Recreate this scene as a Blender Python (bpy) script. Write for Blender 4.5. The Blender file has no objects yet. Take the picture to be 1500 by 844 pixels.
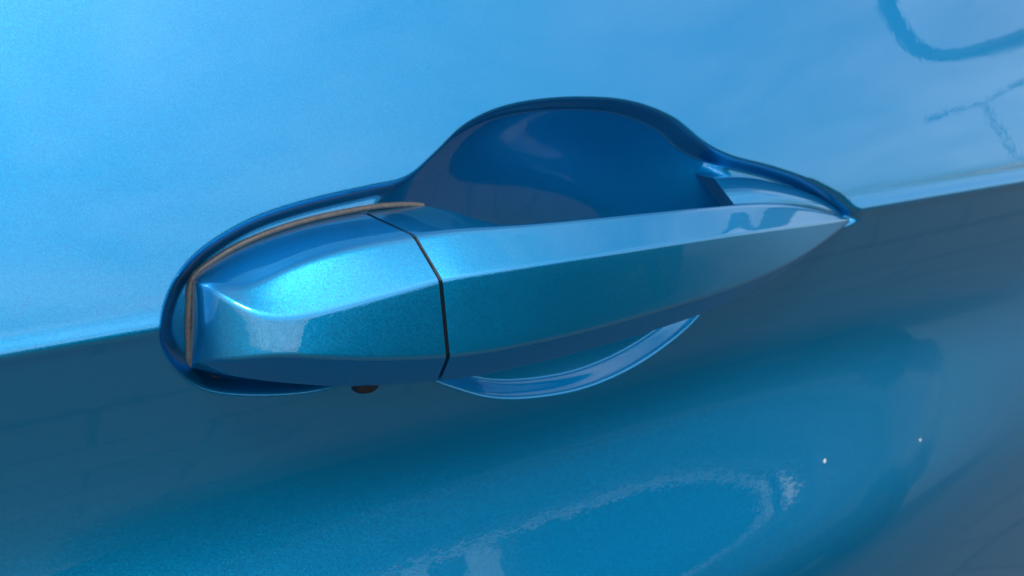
import bpy, bmesh, math, random
import numpy as np
from mathutils import Vector, Matrix

random.seed(4)
sc = bpy.context.scene
R = math.radians

# ------------------------------------------------------------------ camera
FPX, IW, IH = 1300.0, 1500.0, 844.0
PSI, THETA = R(32.5), R(16.5)            # turned towards the front of the car, pitched down
CAM = np.array([-0.127, -0.272, 0.93])
FWD = np.array([math.sin(PSI)*math.cos(THETA), math.cos(PSI)*math.cos(THETA), -math.sin(THETA)])
RGT = np.array([math.cos(PSI), -math.sin(PSI), 0.0])
UPV = np.cross(RGT, FWD)
cd = bpy.data.cameras.new('camera'); cam = bpy.data.objects.new('camera', cd)
sc.collection.objects.link(cam); sc.camera = cam
cd.sensor_width = 36.0; cd.lens = FPX/IW*36.0
cd.clip_start = 0.01; cd.clip_end = 500
M = Matrix(((RGT[0], UPV[0], -FWD[0], CAM[0]), (RGT[1], UPV[1], -FWD[1], CAM[1]),
            (RGT[2], UPV[2], -FWD[2], CAM[2]), (0, 0, 0, 1)))
cam.matrix_world = M
cd.dof.use_dof = True; cd.dof.focus_distance = 0.29; cd.dof.aperture_fstop = 16.0

# ------------------------------------------------------------------ sky and sun
SUN_EL, SUN_AZ = R(56), R(209)           # azimuth clockwise from +Y
w = bpy.data.worlds.new('World'); sc.world = w; w.use_nodes = True
nt = w.node_tree; nt.nodes.clear()
def N(nt, t, **k):
    n = nt.nodes.new(t)
    for a, b in k.items(): setattr(n, a, b)
    return n
out = N(nt, 'ShaderNodeOutputWorld'); bg = N(nt, 'ShaderNodeBackground')
sky = N(nt, 'ShaderNodeTexSky', sky_type='NISHITA', sun_disc=False, sun_elevation=SUN_EL, sun_rotation=SUN_AZ)
sky.altitude = 100; sky.air_density = 1.0; sky.dust_density = 1.5; sky.ozone_density = 1.0
tc = N(nt, 'ShaderNodeTexCoord')
sep = N(nt, 'ShaderNodeSeparateXYZ'); nt.links.new(tc.outputs['Generated'], sep.inputs[0])
zc = N(nt, 'ShaderNodeMath', operation='MAXIMUM'); zc.inputs[1].default_value = 0.0
nt.links.new(sep.outputs['Z'], zc.inputs[0])
za = N(nt, 'ShaderNodeMath', operation='ADD'); za.inputs[1].default_value = 0.22
nt.links.new(zc.outputs[0], za.inputs[0])
dv = N(nt, 'ShaderNodeVectorMath', operation='DIVIDE')
cz = N(nt, 'ShaderNodeCombineXYZ')
nt.links.new(za.outputs[0], cz.inputs[0]); nt.links.new(za.outputs[0], cz.inputs[1]); cz.inputs[2].default_value = 1.0
nt.links.new(tc.outputs['Generated'], dv.inputs[0]); nt.links.new(cz.outputs[0], dv.inputs[1])
nz = N(nt, 'ShaderNodeTexNoise'); nz.inputs['Scale'].default_value = 1.5; nz.inputs['Detail'].default_value = 7
nz.inputs['Roughness'].default_value = 0.58; nz.inputs['Distortion'].default_value = 0.3
mp = N(nt, 'ShaderNodeMapping'); mp.inputs['Location'].default_value = (0.0, 0.0, 0.0)
nt.links.new(dv.outputs[0], mp.inputs['Vector']); nt.links.new(mp.outputs[0], nz.inputs['Vector'])
rp = N(nt, 'ShaderNodeValToRGB'); rp.color_ramp.elements[0].position = 0.34; rp.color_ramp.elements[1].position = 0.72
nt.links.new(nz.outputs['Fac'], rp.inputs[0])
mx = N(nt, 'ShaderNodeMix', data_type='RGBA')
nt.links.new(rp.outputs[0], mx.inputs['Factor']); nt.links.new(sky.outputs[0], mx.inputs[6])
cl = N(nt, 'ShaderNodeMix', data_type='RGBA', blend_type='ADD'); cl.inputs['Factor'].default_value = 1.0
nt.links.new(sky.outputs[0], cl.inputs[6]); sdir = (math.sin(SUN_AZ)*math.cos(SUN_EL), math.cos(SUN_AZ)*math.cos(SUN_EL), math.sin(SUN_EL))
dt = N(nt, 'ShaderNodeVectorMath', operation='DOT_PRODUCT'); dt.inputs[1].default_value = sdir
nt.links.new(tc.outputs['Generated'], dt.inputs[0])
dm = N(nt, 'ShaderNodeMath', operation='MAXIMUM'); dm.inputs[1].default_value = 0.0; nt.links.new(dt.outputs['Value'], dm.inputs[0])
dp = N(nt, 'ShaderNodeMath', operation='POWER'); dp.inputs[1].default_value = 3.0; nt.links.new(dm.outputs[0], dp.inputs[0])
ds = N(nt, 'ShaderNodeMath', operation='MULTIPLY_ADD'); ds.inputs[1].default_value = 8.0; ds.inputs[2].default_value = 6.0   # clouds scatter forward: brighter towards the sun
nt.links.new(dp.outputs[0], ds.inputs[0]); nt.links.new(ds.outputs[0], cl.inputs[7])
nt.links.new(cl.outputs[2], mx.inputs[7])
bg.inputs['Strength'].default_value = 0.14
nt.links.new(mx.outputs[2], bg.inputs['Color']); nt.links.new(bg.outputs[0], out.inputs['Surface'])

sl = bpy.data.lights.new('sun', 'SUN'); so = bpy.data.objects.new('sun', sl); sc.collection.objects.link(so)
sl.energy = 1.5; sl.angle = R(14); sl.color = (1.0, 0.96, 0.9)
sd = Vector((math.sin(SUN_AZ)*math.cos(SUN_EL), math.cos(SUN_AZ)*math.cos(SUN_EL), math.sin(SUN_EL)))
so.rotation_euler = sd.to_track_quat('Z', 'Y').to_euler()

vs = sc.view_settings; vs.view_transform = 'Standard'; vs.look = 'None'; vs.exposure = 0.20; vs.gamma = 1.0
vs.use_curve_mapping = False

# ------------------------------------------------------------------ materials
def mat(name):
    m = bpy.data.materials.new(name); m.use_nodes = True
    return m, m.node_tree, m.node_tree.nodes['Principled BSDF']

def paint():
    m, t, b = mat('metallic_blue_paint')
    b.inputs['Base Color'].default_value = (0.001, 0.275, 0.53, 1)
    b.inputs['Metallic'].default_value = 0.96
    b.inputs['Roughness'].default_value = 0.42
    b.inputs['Coat Weight'].default_value = 1.0
    b.inputs['Coat Roughness'].default_value = 0.012
    b.inputs['Coat IOR'].default_value = 1.60
    g = N(t, 'ShaderNodeNewGeometry')
    # metal flakes: every tiny cell tilts its own way and has its own brightness
    v = N(t, 'ShaderNodeTexVoronoi'); v.inputs['Scale'].default_value = 3200
    t.links.new(g.outputs['Position'], v.inputs['Vector'])
    sb = N(t, 'ShaderNodeVectorMath', operation='SUBTRACT'); sb.inputs[1].default_value = (0.5, 0.5, 0.5)
    t.links.new(v.outputs['Color'], sb.inputs[0])
    sc_ = N(t, 'ShaderNodeVectorMath', operation='SCALE'); sc_.inputs['Scale'].default_value = 0.10
    t.links.new(sb.outputs[0], sc_.inputs[0])
    ad = N(t, 'ShaderNodeVectorMath', operation='ADD'); t.links.new(g.outputs['Normal'], ad.inputs[0]); t.links.new(sc_.outputs[0], ad.inputs[1])
    nm = N(t, 'ShaderNodeVectorMath', operation='NORMALIZE'); t.links.new(ad.outputs[0], nm.inputs[0])
    t.links.new(nm.outputs[0], b.inputs['Normal'])
    # orange peel on the clear coat
    n = N(t, 'ShaderNodeTexNoise'); n.inputs['Scale'].default_value = 260; n.inputs['Detail'].default_value = 2
    t.links.new(g.outputs['Position'], n.inputs['Vector'])
    bp = N(t, 'ShaderNodeBump'); bp.inputs['Strength'].default_value = 0.04; bp.inputs['Distance'].default_value = 0.0004
    t.links.new(n.outputs['Fac'], bp.inputs['Height']); t.links.new(bp.outputs[0], b.inputs['Coat Normal'])
    return m

def simple(name, col, rough, metal=0.0, nscale=0, namp=0.3, bump=0.0, coat=0.0):
    m, t, b = mat(name)
    b.inputs['Base Color'].default_value = (*col, 1); b.inputs['Roughness'].default_value = rough
    b.inputs['Metallic'].default_value = metal; b.inputs['Coat Weight'].default_value = coat
    if nscale:
        g = N(t, 'ShaderNodeNewGeometry'); n = N(t, 'ShaderNodeTexNoise'); n.inputs['Scale'].default_value = nscale; n.inputs['Detail'].default_value = 5
        t.links.new(g.outputs['Position'], n.inputs['Vector'])
        r = N(t, 'ShaderNodeValToRGB')
        r.color_ramp.elements[0].position = 0.3; r.color_ramp.elements[1].position = 0.7
        r.color_ramp.elements[0].color = (*[c*(1-namp) for c in col], 1); r.color_ramp.elements[1].color = (*[min(1, c*(1+namp)) for c in col], 1)
        t.links.new(n.outputs['Fac'], r.inputs[0]); t.links.new(r.outputs[0], b.inputs['Base Color'])
        if bump:
            bp = N(t, 'ShaderNodeBump'); bp.inputs['Strength'].default_value = bump; bp.inputs['Distance'].default_value = 0.001
            t.links.new(n.outputs['Fac'], bp.inputs['Height']); t.links.new(bp.outputs[0], b.inputs['Normal'])
    return m

PAINT = paint()
RUBBER = simple('brown_black_rubber', (0.095, 0.085, 0.077), 0.45, nscale=700, namp=0.25)
BLACK = simple('black_plastic', (0.005, 0.006, 0.008), 0.35, nscale=900, namp=0.3)
MIRROR = simple('mirror_glass', (0.9, 0.92, 0.93), 0.01, 1.0, nscale=3, namp=0.02)

# ------------------------------------------------------------------ helpers
def ray(u, v):
    d = FWD*FPX + RGT*(u - IW/2) - UPV*(v - IH/2)
    return d/np.linalg.norm(d)
def at_y(u, v, y):
    d = ray(u, v); return CAM + d*(y - CAM[1])/d[1]

def nat_spline(t, P, tt):
    """natural cubic through points P (n,k) at knots t, sampled at tt"""
    t = np.asarray(t, float); P = np.asarray(P, float); n = len(t); h = np.diff(t)
    A = np.zeros((n, n)); B = np.zeros((n, P.shape[1])); A[0, 0] = A[-1, -1] = 1
    for i in range(1, n-1):
        A[i, i-1] = h[i-1]; A[i, i] = 2*(h[i-1]+h[i]); A[i, i+1] = h[i]
        B[i] = 6*((P[i+1]-P[i])/h[i] - (P[i]-P[i-1])/h[i-1])
    m = np.linalg.solve(A, B)
    k = np.clip(np.searchsorted(t, tt, side='right')-1, 0, n-2)
    hk = h[k][:, None]; a = (t[k+1]-tt)[:, None]; b = (tt-t[k])[:, None]
    return (m[k]*a**3 + m[k+1]*b**3)/(6*hk) + (P[k]/hk - m[k]*hk/6)*a + (P[k+1]/hk - m[k+1]*hk/6)*b

def link(name, verts, faces, material, parent=None, smooth=True):
    me = bpy.data.meshes.new(name); me.from_pydata([tuple(map(float, v)) for v in verts], [], faces); me.update()
    bm = bmesh.new(); bm.from_mesh(me); bmesh.ops.recalc_face_normals(bm, faces=bm.faces); bm.to_mesh(me); bm.free()
    if smooth: me.polygons.foreach_set('use_smooth', [True]*len(me.polygons))
    o = bpy.data.objects.new(name, me); sc.collection.objects.link(o); me.materials.append(material)
    if parent: o.parent = parent
    return o
def empty(name, loc=(0, 0, 0), parent=None):
    o = bpy.data.objects.new(name, None); sc.collection.objects.link(o); o.location = loc; o.empty_display_size = 0.05
    if parent: o.parent = parent
    return o
def tag(o, label=None, cat=None, group=None, kind=None):
    for k, v in (('label', label), ('category', cat), ('group', group), ('kind', kind)):
        if v: o[k] = v
    return o
def tube(name, pts, r, material, parent, closed=False, seg=10, flat=1.0):
    pts = [Vector(p) for p in pts]; n = len(pts); V = []; F = []
    for i, p in enumerate(pts):
        a = pts[(i-1) % n] if (closed or i > 0) else p; b = pts[(i+1) % n] if (closed or i < n-1) else p
        d = (b-a).normalized(); s = d.cross(Vector((0, -1, 0))).normalized(); q = d.cross(s).normalized()
        for k in range(seg):
            an = 2*math.pi*k/seg; V.append(p + s*r*math.cos(an) + q*r*flat*math.sin(an))
    for i in range(n if closed else n-1):
        for k in range(seg):
            j = (i+1) % n
            F.append((i*seg+k, i*seg+(k+1) % seg, j*seg+(k+1) % seg, j*seg+k))
    if not closed: F += [tuple(range(seg)), tuple(range((n-1)*seg, n*seg))]
    return link(name, V, F, material, parent)

# ------------------------------------------------------------------ door surface
# character line (crease) runs the length of the door; height from two pixels where it is outermost (y = 0)
cA, cB = at_y(60, 511, 0.0), at_y(1440, 276, 0.0)
def zcrease(x): return cA[2] + (cB[2]-cA[2])*(x-cA[0])/(cB[0]-cA[0])

TG = np.linspace(-0.60, 0.30, 9001)
LO_A = ([-0.60, -0.30, -0.21, -0.18, -0.155, -0.14, -0.115, -0.092, -0.06, -0.025, 0.0], [-0.05, 0.05, 0.15, 0.30, 0.47, 0.48, 0.40, 0.32, 0.04, -0.21, -0.28])
LO_B = ([-0.60, -0.30, -0.21, -0.15, -0.11, -0.06, -0.025, 0.0], [-0.05, 0.06, 0.12, 0.19, 0.20, -0.02, -0.20, -0.28])
def profile(width, bead, LO=LO_A):
    up = 0.30 + 0.55*np.clip(TG, 0, 1)                              # leans in towards the window
    lo = np.interp(TG, LO[0], LO[1])
    k = np.ones(161); k /= k.sum()
    lo = np.convolve(np.pad(lo, 80, mode='edge'), k, mode='valid')
    s = 0.5*(1+np.tanh(TG/width))
    m = lo*(1-s) + up*s
    y = np.concatenate([[0], np.cumsum((m[1:]+m[:-1])/2*np.diff(TG))])
    y -= np.interp(0, TG, y)
    y -= bead*np.exp(-(TG/0.0030)**2)
    return y
P_SHARP, P_SOFT = profile(0.0028, 0.0009), profile(0.022, 0.0)
P_FRONT = profile(0.0028, 0.0009, LO_B) + 0.0010*np.exp(-((TG-0.0065)/0.0032)**2)
P_SOFT = P_SOFT - np.interp(0.06, TG, P_SOFT) + np.interp(0.06, TG, P_SHARP)
def base(x, z):
    f = np.clip((x-0.10)/0.50, 0, 1); f = f*f*(3-2*f)
    return np.interp(z - zcrease(x), TG, P_SHARP)*(1-f) + np.interp(z - zcrease(x), TG, P_FRONT)*f
def base_soft(x, z): return np.interp(z - zcrease(x), TG, P_SOFT)

def on(fn, u, v, off=0.0):
    y = 0.0
    for _ in range(30):
        p = at_y(u, v, y); y = 0.5*y + 0.5*(float(fn(p[0], p[2])) + off)
    return at_y(u, v, y)

# recess outline, traced where the skin starts to turn in
OUT = [(238, 492), (243, 455), (262, 408), (300, 366), (370, 324), (450, 297), (540, 276), (598, 262),
       (640, 226), (684, 184), (746, 157), (830, 146), (918, 150), (985, 174), (1030, 210), (1072, 231),
       (1130, 246), (1190, 267), (1236, 294), (1254, 318), (1240, 330), (1170, 350), (1075, 405),
       (1012, 474), (942, 527), (866, 563), (790, 579), (720, 580), (655, 562), (605, 545), (540, 552),
       (455, 572), (370, 577), (305, 570), (268, 549), (246, 520)]
OP = np.array([on(base, u, v) for u, v in OUT])[:, [0, 2]]
def closed_curve(P, per=14):
    n = len(P); res = []
    for i in range(n):
        p0, p1, p2, p3 = P[(i-1) % n], P[i], P[(i+1) % n], P[(i+2) % n]
        for k in range(per):
            t = k/per
            res.append(0.5*((2*p1) + (-p0+p2)*t + (2*p0-5*p1+4*p2-p3)*t*t + (-p0+3*p1-3*p2+p3)*t**3))
    return np.array(res)
OC = closed_curve(OP)
for _ in range(6): OC = 0.5*OC + 0.25*(np.roll(OC, 1, 0) + np.roll(OC, -1, 0))

def sdf(X, Z):
    """signed distance to the outline, positive inside"""
    sh = X.shape; x = X.ravel(); z = Z.ravel(); d = np.full(x.shape, 1e9); ins = np.zeros(x.shape, bool)
    A = OC; B = np.roll(OC, -1, 0)
    for (ax, az), (bx, bz) in zip(A, B):
        ex, ez = bx-ax, bz-az
        t = np.clip(((x-ax)*ex + (z-az)*ez)/(ex*ex+ez*ez+1e-15), 0, 1)
        d = np.minimum(d, (x-ax-t*ex)**2 + (z-az-t*ez)**2)
        c = ((az > z) != (bz > z))
        with np.errstate(divide='ignore', invalid='ignore'):
            c &= x < ex*(z-az)/(ez if ez else 1e-12) + ax
        ins ^= c
    d = np.sqrt(d)
    return np.where(ins, d, -d).reshape(sh)

# bowl for the fingers: axis-aligned ellipse through the visible rim
BP = np.array([on(base, u, v) for u, v in [(640, 226), (684, 184), (746, 157), (830, 146), (918, 150), (985, 174), (1030, 210),
                                           (1010, 476), (942, 527), (866, 563), (790, 579), (720, 580), (655, 566)]])[:, [0, 2]]
A_ = np.c_[BP[:, 0]**2, BP[:, 1]**2, BP[:, 0], BP[:, 1]]
zoff = BP[:, 1].mean(); xoff = BP[:, 0].mean()
q = BP - [xoff, zoff]
co = np.linalg.lstsq(np.c_[q**2, q], np.ones(len(q)), rcond=None)[0]
bcx, bcz = -co[2]/(2*co[0]), -co[3]/(2*co[1])
kk = 1 + co[0]*bcx**2 + co[1]*bcz**2
BA, BB = math.sqrt(kk/co[0]), math.sqrt(kk/co[1]); bcx += xoff; bcz += zoff
print('bowl', bcx, bcz, BA, BB)
CH, BD = 0.0060, 0.042
def sstep(a): a = np.clip(a, 0, 1); return a*a*(3-2*a)
def floor_y(x, z, d=None):
    """bottom of the recess: a shallow channel, deepened to the bowl"""
    b = base_soft(x, z) + CH + 0.0065*np.clip(1.0 - ((x-bcx)/BA)**2 - ((z-bcz)/BB)**2, 0, 1)
    q2 = ((x-bcx)/BA)**2 + ((z-bcz)/np.where(z < bcz, BB*0.66, BB))**2    # the scoop itself ends behind the grip; a shelf runs on to the lower lip
    bowl = base_soft(x, z) - 0.27*0.5*((z-bcz) + np.sqrt((z-bcz)**2 + 0.012**2))*np.clip(1.0-q2, 0, 1) + BD*np.clip(1.0 - q2/1.13, 0, 1)**0.75
    k = 0.004; h = np.clip(0.5 + 0.5*(bowl-b)/k, 0, 1)
    return b*(1-h) + bowl*h + k*h*(1-h)
def channel_y(x, z): return base_soft(x, z) + CH

def axis(segs):
    a = []
    for lo, hi, st in segs: a += list(np.arange(lo, hi-1e-9, st))
    return np.array(a + [segs[-1][1]])
XS = axis([(-0.9, -0.3, 0.02), (-0.3, -0.105, 0.003), (-0.105, 0.215, 0.0005), (0.215, 0.5, 0.003), (0.5, 1.0, 0.02)])
zc0 = float(zcrease(0.05))
ZS = axis([(zc0-0.52, zc0-0.26, 0.01), (zc0-0.26, zc0-0.07, 0.002), (zc0-0.07, zc0+0.085, 0.0005), (zc0+0.085, zc0+0.16, 0.002)])
X, Z = np.meshgrid(XS, ZS)
Y = base(X, Z)
box = (X > OC[:, 0].min()-0.01) & (X < OC[:, 0].max()+0.01) & (Z > OC[:, 1].min()-0.01) & (Z < OC[:, 1].max()+0.01)
D = np.full(X.shape, -1.0); D[box] = sdf(X[box], Z[box])
FL = floor_y(X, Z)
W = sstep((D + 0.0012)/0.0062)
Y = Y*(1-W) + FL*W

car = tag(empty('car', (0, 0, 0)), 'metallic blue car with a body-coloured pull handle over a scooped door recess', 'car')

def grid_mesh(name, X, Y, Z, material, parent):
    nz, nx = X.shape
    V = np.stack([X, Y, Z], -1).reshape(-1, 3)
    i = np.arange(nz-1)[:, None]*nx + np.arange(nx-1)[None]
    Fq = np.stack([i, i+1, i+nx+1, i+nx], -1).reshape(-1, 4)
    me = bpy.data.meshes.new(name)
    me.vertices.add(len(V)); me.vertices.foreach_set('co', V.astype(np.float32).ravel())
    me.loops.add(Fq.size); me.loops.foreach_set('vertex_index', Fq.astype(np.int32).ravel())
    me.polygons.add(len(Fq)); me.polygons.foreach_set('loop_start', np.arange(0, Fq.size, 4, dtype=np.int32))
    me.polygons.foreach_set('loop_total', np.full(len(Fq), 4, np.int32))
    me.update(calc_edges=True); me.validate()
    me.polygons.foreach_set('use_smooth', [True]*len(Fq)); me.materials.append(material)
    o = bpy.data.objects.new(name, me); sc.collection.objects.link(o)
    if parent: o.parent = parent
    return o
door = grid_mesh('door_panel', X, Y, Z, PAINT, car)

# ------------------------------------------------------------------ handle
handle = empty('door_handle', (0, 0, 0), car)

def loft(name, lines, radii, nst, material, parent, back=True, shift=0.0, rs=None):
    """lines: list of m lists of 3D points (same count); cross-sections join them in order, corners rounded by radii"""
    L = [np.array(l) for l in lines]; m = len(L); n = len(L[0])
    ch = np.mean([np.linalg.norm(np.diff(l, axis=0), axis=1) for l in L], axis=0)
    t = np.concatenate([[0], np.cumsum(ch)]); tt = np.linspace(0, t[-1], nst)
    C = [nat_spline(t, l, tt) for l in L]
    rows = []
    for i in range(nst):
        P = [c[i] for c in C]; row = []
        for j in range(m):
            a, p, b = P[(j-1) % m], P[j], P[(j+1) % m]
            la, lb = np.linalg.norm(a-p), np.linalg.norm(b-p)
            r = radii[j]
            if r <= 0: row.append(p); continue
            ra, rb = min(r, 0.42*la), min(r, 0.42*lb)
            s = p + (a-p)*(ra/max(la, 1e-9)); e = p + (b-p)*(rb/max(lb, 1e-9))
            for k in range(9):
                u = k/8; row.append((1-u)**2*s + 2*u*(1-u)*p + u*u*e)
            # extra rings on the flat that follows
            nb = P[(j+1) % m]; r2 = min(radii[(j+1) % m], 0.42*lb)
            e2 = nb + (p-nb)*(r2/max(lb, 1e-9))
            for k in range(1, 5): row.append(e + (e2-e)*k/5)
        rows.append(row)
    w = len(rows[0]); V = [v + np.array([shift, 0, 0]) for r in rows for v in r]; F = []
    for i in range(nst-1):
        for k in range(w):
            F.append((i*w+k, i*w+(k+1) % w, (i+1)*w+(k+1) % w, (i+1)*w+k))
    nv = len(V); V += V[:w] + V[(nst-1)*w:nst*w]          # ends on their own vertices: crisp rims
    F += [tuple(range(nv, nv+w)), tuple(range(nv+w, nv+2*w))]
    return link(name, V, F, material, parent), C

fl = lambda u, v, off: on(channel_y, u, v, off)
A = at_y
def back_of(p, y, dz=0.0): return np.array([p[0], y, p[2]+dz])

# fixed cap over the lock (rear end)
c0 = [fl(284, 410, -.0008), fl(306, 390, -.0008), fl(345, 366, -.0008), fl(410, 339, -.0008), fl(470, 322, -.0008), fl(530, 310, -.0008)]
c1 = [fl(286, 413, -.002), A(314, 415, -.0135), A(353, 418, -.0180), A(420, 393, -.0195), A(510, 364, -.0215), A(606, 345, -.0225)]
c2 = [fl(285, 416, -.003), A(310, 423, -.0155), A(350, 445, -.0235), A(412, 464, -.029), A(520, 446, -.032), A(645, 411, -.034)]
c3 = [fl(281, 530, -.003), A(306, 530, -.0155), A(346, 528, -.0245), A(412, 523, -.0310), A(520, 527, -.0343), A(656, 524, -.0363)]
c4 = [fl(284, 542, -.001), A(310, 546, .000), A(346, 553, -.003), A(412, 562, -.008), A(520, 568, -.012), A(641, 560, -.014)]
c5 = [back_of(p, p[1]+.02, .002) if i > 2 else back_of(p, max(p[1]+.004, .004), .002) for i, p in enumerate(c4)]
c6 = [back_of(p, p[1]+.006, -.001) for p in c0]
cap, CC = loft('lock_cap', [c0, c1, c2, c3, c4, c5, c6], [.0008, .0026, .0014, .0016, .0035, 0, 0], 90, PAINT, handle, shift=-.0006)

# moving grip
g0 = [fl(531, 310, -.0008), fl(612, 301, -.001), A(690, 319, -.006), A(770, 333, -.012), A(900, 322, -.016), A(1050, 308, -.010), A(1150, 303, -.001), A(1242, 320, .006)]
g1 = [A(607, 345, -.0225), A(650, 339, -.0240), A(700, 334, -.0255), A(770, 328, -.027), A(900, 316, -.027), A(1050, 302, -.0205), A(1150, 300, -.010), A(1243, 320, .002)]
g2 = [A(646, 411, -.034), A(680, 405, -.0355), A(735, 396, -.037), A(800, 386, -.038), A(930, 366, -.0365), A(1070, 345, -.029), A(1160, 333, -.0165), A(1243, 321.5, .001)]
g3 = [A(657, 524, -.0363), A(700, 519, -.0377), A(750, 510, -.0393), A(820, 495, -.0398), A(950, 460, -.0375), A(1085, 418, -.029), A(1175, 375, -.0165), A(1243, 325, .001)]
g4 = [A(642, 560, -.014), A(690, 554, -.0165), A(750, 542, -.0190), A(820, 525, -.021), A(950, 488, -.022), A(1085, 436, -.0165), A(1178, 379, -.007), A(1243, 327, .003)]
g5 = [back_of(p, y, .004) for p, y in zip(g4, (.002, -.003, -.009, -.012, -.013, -.008, .001, .009))]
grip, GC = loft('grip', [g0, g1, g2, g3, g4, g5], [.0010, .0022, .0011, .0014, .0025, .003], 160, PAINT, handle, shift=.0006)

# dark seal sunk in the seam
i0 = [c[-1] for c in CC[:5]] + [CC[5][-1], CC[6][-1]]
cen = np.mean(i0, axis=0)
ring = [cen + (p-cen)*0.955 for p in i0]
V = [p + np.array([dx, 0, 0]) for dx in (-.002, .002) for p in ring]; m_ = len(ring)
link('seam_seal', V, [tuple(range(m_)), tuple(range(m_, 2*m_))] + [(k, (k+1) % m_, m_+(k+1) % m_, m_+k) for k in range(m_)], BLACK, handle, smooth=False)

# rubber gasket under the cap, following its foot
gpx = [(620, 302), (608, 300.5), (570, 301), (530, 306), (470, 318), (410, 335), (345, 362), (306, 386), (282, 408), (277.5, 440), (276, 475), (277, 510), (281, 541), (305, 552), (350, 560), (420, 567)]
gp = np.array([fl(u, v, -.0006) for u, v in gpx])
tk = np.concatenate([[0], np.cumsum(np.linalg.norm(np.diff(gp, axis=0), axis=1)**0.5)])
tube('gasket', nat_spline(tk, gp, np.linspace(0, tk[-1], 140)), .0011, RUBBER, handle, flat=1.3)

# fixed front foot that the grip plugs into
f0 = [fl(1046, 261, -.0035), fl(1090, 260, -.0035), fl(1145, 270, -.0035), fl(1200, 289, -.0030), fl(1241, 315, -.0015)]
f1 = [A(1062, 282, -.003), A(1105, 281, -.004), A(1155, 287, -.004), A(1205, 301, -.002), fl(1242, 318, -.0018)]
f2 = [A(1076, 300, -.006), A(1115, 300, -.006), A(1160, 303, -.005), A(1208, 311, -.002), fl(1243, 321, -.001)]
f3 = [A(1080, 330, .000), A(1120, 325, .000), A(1165, 320, .002), A(1210, 318, .004), A(1243, 323, .008)]
f4 = [back_of(p, p[1]+.012) for p in f0]
foot, _ = loft('front_foot', [f0, f1, f2, f3, f4], [.0008, .003, .002, 0, 0], 50, PAINT, handle)

# lock barrel peeping out under the cap
p = A(534, 558.5, -.008)
V = []; F = []; sg = 20
for i, (r, dz) in enumerate([(.0046, .004), (.0046, -.0022), (.0038, -.0030), (.0026, -.0031), (.0024, -.0022)]):
    for k in range(sg):
        an = 2*math.pi*k/sg; V.append((p[0]+r*math.cos(an), p[1]+r*math.sin(an), p[2]+dz))
for i in range(4):
    for k in range(sg): F.append((i*sg+k, i*sg+(k+1) % sg, (i+1)*sg+(k+1) % sg, (i+1)*sg+k))
F += [tuple(range(sg)), tuple(range(4*sg, 5*sg))]
link('lock_barrel', V, F, BLACK, handle)

# ------------------------------------------------------------------ ground
gm, t, b = mat('grey_paving')
g = N(t, 'ShaderNodeNewGeometry'); br = N(t, 'ShaderNodeTexBrick'); br.offset = 0.5
br.inputs['Scale'].default_value = 1.0; br.inputs['Brick Width'].default_value = 0.4; br.inputs['Row Height'].default_value = 0.2
br.inputs['Mortar Size'].default_value = 0.008; br.inputs['Color1'].default_value = (.110, .108, .105, 1); br.inputs['Color2'].default_value = (.130, .127, .123, 1); br.inputs['Mortar'].default_value = (.07, .068, .065, 1)
t.links.new(g.outputs['Position'], br.inputs['Vector']); t.links.new(br.outputs['Color'], b.inputs['Base Color']); b.inputs['Roughness'].default_value = 0.85
gr = link('ground', [(-60, -60, 0), (60, -60, 0), (60, 60, 0), (-60, 60, 0)], [(0, 1, 2, 3)], gm); tag(gr, kind='structure')

# ------------------------------------------------------------------ car bodies
DARKPAINT = simple('black_car_paint', (0.008, 0.009, 0.011), 0.35, 0.3, nscale=900, namp=0.2, coat=1.0)
CHROME = simple('chrome', (0.78, 0.79, 0.80), 0.10, 1.0, nscale=40, namp=0.03)
TYRE = simple('tyre_rubber', (0.018, 0.018, 0.018), 0.8, nscale=120, namp=0.3)
ALLOY = simple('dark_alloy', (0.03, 0.03, 0.032), 0.45, 1.0, nscale=60, namp=0.05)
CLOTH = simple('seat_cloth', (0.03, 0.03, 0.034), 0.9, nscale=300, namp=0.3)
def glass():
    m, t, b = mat('window_glass')
    tr = N(t, 'ShaderNodeBsdfTransparent'); tr.inputs[0].default_value = (0.92, 0.95, 0.95, 1)
    gl = N(t, 'ShaderNodeBsdfGlossy'); gl.inputs['Roughness'].default_value = 0.01
    fr = N(t, 'ShaderNodeFresnel'); fr.inputs[0].default_value = 1.5
    mi = N(t, 'ShaderNodeMixShader'); t.links.new(fr.outputs[0], mi.inputs[0]); t.links.new(tr.outputs[0], mi.inputs[1]); t.links.new(gl.outputs[0], mi.inputs[2])
    t.links.new(mi.outputs[0], t.nodes['Material Output'].inputs['Surface'])
    return m
GLASS = glass()

def prism(name, pts, depth, material, parent):
    """outline pts pushed along the vector depth: a closed slab"""
    n = len(pts); d = Vector(depth); V = [Vector(p) for p in pts] + [Vector(p)+d for p in pts]
    F = [tuple(range(n)), tuple(range(n, 2*n))] + [(k, (k+1) % n, n+(k+1) % n, n+k) for k in range(n)]
    return link(name, V, F, material, parent, smooth=False)

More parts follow.
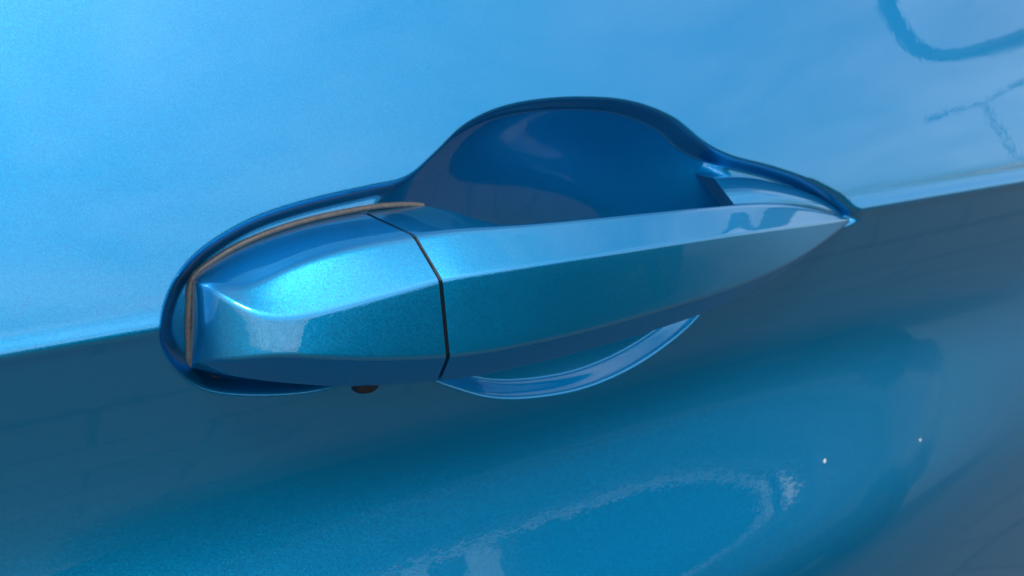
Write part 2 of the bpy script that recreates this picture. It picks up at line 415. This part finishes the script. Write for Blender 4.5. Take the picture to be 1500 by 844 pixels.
def car_body(parent, x0, yc, hw, paint, belt, wheels=True):
    """x0: rear bumper, yc: centre line, hw: half width. Hatchback 4.3 m long."""
    ST = [(0.0, .42, .78, .80), (.04, .32, .92, .93), (.25, .24, belt, .98), (.9, .22, belt, 1.0), (2.4, .22, belt-.01, 1.0), (2.95, .22, belt-.04, 1.0),
          (3.6, .23, .84, .98), (4.05, .26, .74, .90), (4.27, .34, .62, .78), (4.31, .42, .54, .70)]
    t = np.array([a[0] for a in ST]); tt = np.linspace(0, t[-1], 60)
    C = np.stack([np.interp(tt, t, [a[k] for a in ST]) for k in (1, 2, 3)], 1)
    rows = []
    for x, (zl, zt, f) in zip(tt, C):
        h = hw*f; H = zt-zl
        half = [(h*.55, zl), (h*.90, zl+.02), (h*.97, zl+.10*H), (h, zl+.35*H), (h*.995, zl+.62*H), (h*.965, zl+.88*H), (h*.93, zt-.012), (h*.90, zt)]
        rows.append([(x0+x, yc-a, z) for a, z in half] + [(x0+x, yc+a, z) for a, z in reversed(half)])
    wv = len(rows[0]); V = [v for r in rows for v in r]
    F = [(i*wv+k, i*wv+(k+1) % wv, (i+1)*wv+(k+1) % wv, (i+1)*wv+k) for i in range(len(rows)-1) for k in range(wv)]
    F += [tuple(range(wv)), tuple(range((len(rows)-1)*wv, len(rows)*wv))]
    link('body_shell', V, F, paint, parent)
    # roof
    rz = belt+.47; rh = hw*.66; bh = hw*.88
    rp_ = [(.35, rz-.10), (.6, rz-.03), (1.1, rz), (1.7, rz), (2.1, rz-.05)]
    V = []; F = []
    for x, z in rp_:
        for a, dz in ((-1, -.03), (-.92, 0), (-.5, .02), (0, .025), (.5, .02), (.92, 0), (1, -.03)): V.append((x0+x, yc+a*rh*1.03, z+dz))
        for a in (1, -1): V.append((x0+x, yc+a*rh*.97, z-.06))
    for i in range(len(rp_)-1):
        for k in range(9): F.append((i*9+k, i*9+(k+1) % 9, (i+1)*9+(k+1) % 9, (i+1)*9+k))
    F += [tuple(range(9)), tuple(range(36, 45))]
    link('roof', V, F, paint, parent)
    xb = lambda x: x0+x
    for s in (-1, 1):
        def P(x, f):                        # point on the side glass plane, f = 0 belt, 1 roof rail
            top = np.interp(x, [a[0] for a in rp_], [a[1] for a in rp_])-.03
            return Vector((x0+x, yc+s*(bh+(rh-bh)*f), belt-.01+(top-belt+.01)*f))
        th = (0, -s*.05, 0)
        for a, b, c, d, nm in ((2.72, 2.84, 2.17, 2.02, 'front_pillar'), (1.42, 1.52, 1.50, 1.42, 'middle_pillar'), (.12, .38, .62, .36, 'rear_pillar')):
            prism(nm, [P(a, 0), P(b, 0), P(c, 1), P(d, 1)], th, paint if nm != 'middle_pillar' else BLACK, parent)
        gd = (0, -s*.004, 0)
        off = Vector((0, -s*.018, 0))
        w1 = [P(1.52, 0)+off, P(2.72, 0)+off, P(2.02, 1)+off, P(1.42, 1)+off]; w2 = [P(.38, 0)+off, P(1.42, 0)+off, P(1.42, 1)+off, P(.62, 1)+off]
        prism('side_window', w1, gd, GLASS, parent); prism('side_window', w2, gd, GLASS, parent)
        # bright trim round the whole side glass
        q = [P(.38, .02), P(1.5, .02), P(2.66, .02), P(2.45, .34), P(2.05, .94), P(1.6, .99), P(1.1, .985), P(.66, .95), P(.45, .5)]
        pts = []
        for i in range(len(q)):
            for k in range(6): pts.append(q[i].lerp(q[(i+1) % len(q)], k/6) + Vector((0, s*.012, 0)))
        tube('window_trim', pts, .014, CHROME, parent, closed=True, seg=6)
    prism('windscreen', [(xb(2.80), yc-bh*.97, belt-.02), (xb(2.80), yc+bh*.97, belt-.02), (xb(2.08), yc+rh*.95, rz-.07), (xb(2.08), yc-rh*.95, rz-.07)], (.004, 0, .003), GLASS, parent)
    prism('rear_window', [(xb(.12), yc-bh*.95, belt-.02), (xb(.12), yc+bh*.95, belt-.02), (xb(.36), yc+rh*.95, rz-.13), (xb(.36), yc-rh*.95, rz-.13)], (-.004, 0, .003), GLASS, parent)
    for sx in (1.75, .85):
        for sy in (-.38, .38):
            prism('seat', [(xb(sx-.02), yc+sy-.22, belt-.08), (xb(sx-.08), yc+sy-.20, belt+.07), (xb(sx-.08), yc+sy-.12, belt+.09), (xb(sx-.09), yc+sy-.12, belt+.20),
                           (xb(sx-.09), yc+sy+.12, belt+.20), (xb(sx-.08), yc+sy+.12, belt+.09), (xb(sx-.08), yc+sy+.20, belt+.07), (xb(sx-.02), yc+sy+.22, belt-.08)], (-.09, 0, 0), CLOTH, parent)
    for wx in (.78, 3.42):
        for s in (-1, 1):
            we = empty('wheel', (0, 0, 0), parent)
            for nm, prof, mt in (('tyre', [(.21, .00), (.30, -.005), (.325, .02), (.325, .19), (.30, .21), (.21, .21)], TYRE), ('rim', [(.0, .035), (.06, .02), (.12, .04), (.20, .012), (.212, .01), (.212, .2), (0, .2)], ALLOY)):
                V = []; F = []; sg = 36
                for r, dy in prof:
                    for k in range(sg):
                        an = 2*math.pi*k/sg; V.append((xb(wx)+r*math.cos(an), yc+s*(hw*1.0-dy), .325+r*math.sin(an)))
                L = len(prof)
                for i in range(L if nm == 'tyre' else L-1):
                    for k in range(sg): j = (i+1) % L; F.append((i*sg+k, i*sg+(k+1) % sg, j*sg+(k+1) % sg, j*sg+k))
                link(nm, V, F, mt, we)

car_body(car, -1.75, 0.99, 0.90, PAINT, 0.985)

# own door mirror, ahead of and above the handle
mir = empty('door_mirror', (0, 0, 0), car)
def sup(n, cy, cz, a, b, e=3.2, skew=0.0):
    o = []
    for k in range(n):
        an = 2*math.pi*k/n; c, s_ = math.cos(an), math.sin(an)
        y = a*abs(c)**(2/e)*math.copysign(1, c); z = b*abs(s_)**(2/e)*math.copysign(1, s_)
        o.append((cy+y, cz+z+skew*y))
    return o
MY, MZ, MA, MB = -.160, 1.118, .098, .070
V = []; F = []; nn = 64
secs = [(.842, .76, .74), (.812, .80, .77), (.800, .86, .83), (.797, .93, .92), (.800, .98, .98), (.815, 1.0, 1.0), (.86, .97, .97), (.90, .86, .88), (.925, .66, .70), (.936, .3, .35)]
for x, fa, fb in secs:
    V += [(x, y, z) for y, z in sup(nn, MY, MZ, MA*fa, MB*fb, 3.4, -.30)]
for i in range(len(secs)-1):
    for k in range(nn): F.append((i*nn+k, i*nn+(k+1) % nn, (i+1)*nn+(k+1) % nn, (i+1)*nn+k))
F.append(tuple(range((len(secs)-1)*nn, len(secs)*nn)))
link('mirror_rim', V[:5*nn], F[:4*nn], BLACK, mir)
link('mirror_housing', V[4*nn:], [tuple(i-4*nn for i in f) for f in F[4*nn:]], PAINT, mir)
V = [(.808, y, z) for y, z in sup(nn, MY, MZ, MA*.80, MB*.78, 3.4, -.30)]
V += [(.838, y, z) for y, z in sup(nn, MY, MZ, MA*.80, MB*.78, 3.4, -.30)]
link('mirror_glass', V, [tuple(range(nn)), tuple(range(nn, 2*nn))] + [(k, (k+1) % nn, nn+(k+1) % nn, nn+k) for k in range(nn)], MIRROR, mir, smooth=False)
prism('mirror_arm', [(.83, -.09, 1.03), (.91, -.09, 1.03), (.93, -.09, 1.075), (.83, -.09, 1.075)], (.02, .24, -.045), BLACK, mir)

# neighbouring car, seen as a reflection in the lower door
other = tag(empty('parked_car', (1.2, -2.2, 0)), 'black hatchback with bright window trim parked alongside the blue car', 'car')
other.location = (0, 0, 0)
car_body(other, -.15, -2.2-.92, .90, DARKPAINT, 0.95)

# street lamp mirrored in the upper door
lamp = tag(empty('street_lamp', (0, 0, 0)), 'tall grey street lamp with two short arms ahead of the car', 'street lamp')
GALV = simple('galvanised_steel', (0.22, 0.23, 0.24), 0.5, 0.6, nscale=20, namp=0.15)
LX, LY, LH = 26.4, -13.5, 8.0
V = []; F = []
for i, (z, r) in enumerate([(0, .11), (1.2, .11), (1.25, .085), (LH, .06)]):
    for k in range(14): an = 2*math.pi*k/14; V.append((LX+r*math.cos(an), LY+r*math.sin(an), z))
for i in range(3):
    for k in range(14): F.append((i*14+k, i*14+(k+1) % 14, (i+1)*14+(k+1) % 14, (i+1)*14+k))
F += [tuple(range(14)), tuple(range(42, 56))]
link('pole', V, F, GALV, lamp)
for s in (-1, 1):
    dx, dy = .45*s, .89*s
    tube('arm', [(LX, LY, LH-.05), (LX+dx*.5, LY+dy*.5, LH+.05), (LX+dx, LY+dy, LH+.1)], .04, GALV, lamp)
    q = [(.0, .05), (.25, .13), (.6, .13), (.72, .05)]
    out_ = [(LX+dx*(.9+a)-dy*b, LY+dy*(.9+a)+dx*b, LH+.06) for a, b in q] + [(LX+dx*(.9+a)+dy*b, LY+dy*(.9+a)-dx*b, LH+.06) for a, b in reversed(q)]
    prism('lamp_head', out_, (0, 0, .12), GALV, lamp)

# two pale specks of dirt stuck to the lower door
SPECK = simple('pale_dirt', (0.75, 0.72, 0.70), 0.8, nscale=4000, namp=0.1)
for u, v, r in ((1208, 676, .0011), (1348, 645, .0009)):
    p = on(base, u, v); bm = bmesh.new(); bmesh.ops.create_icosphere(bm, subdivisions=2, radius=r)
    for q_ in bm.verts: q_.co = Vector((p[0]+q_.co.x*random.uniform(.8, 1.1), p[1]+q_.co.y*.35, p[2]+q_.co.z*random.uniform(1, 1.4)))
    me = bpy.data.meshes.new('dirt_speck'); bm.to_mesh(me); bm.free(); me.materials.append(SPECK)
    o = bpy.data.objects.new('dirt_speck', me); sc.collection.objects.link(o); o.parent = car
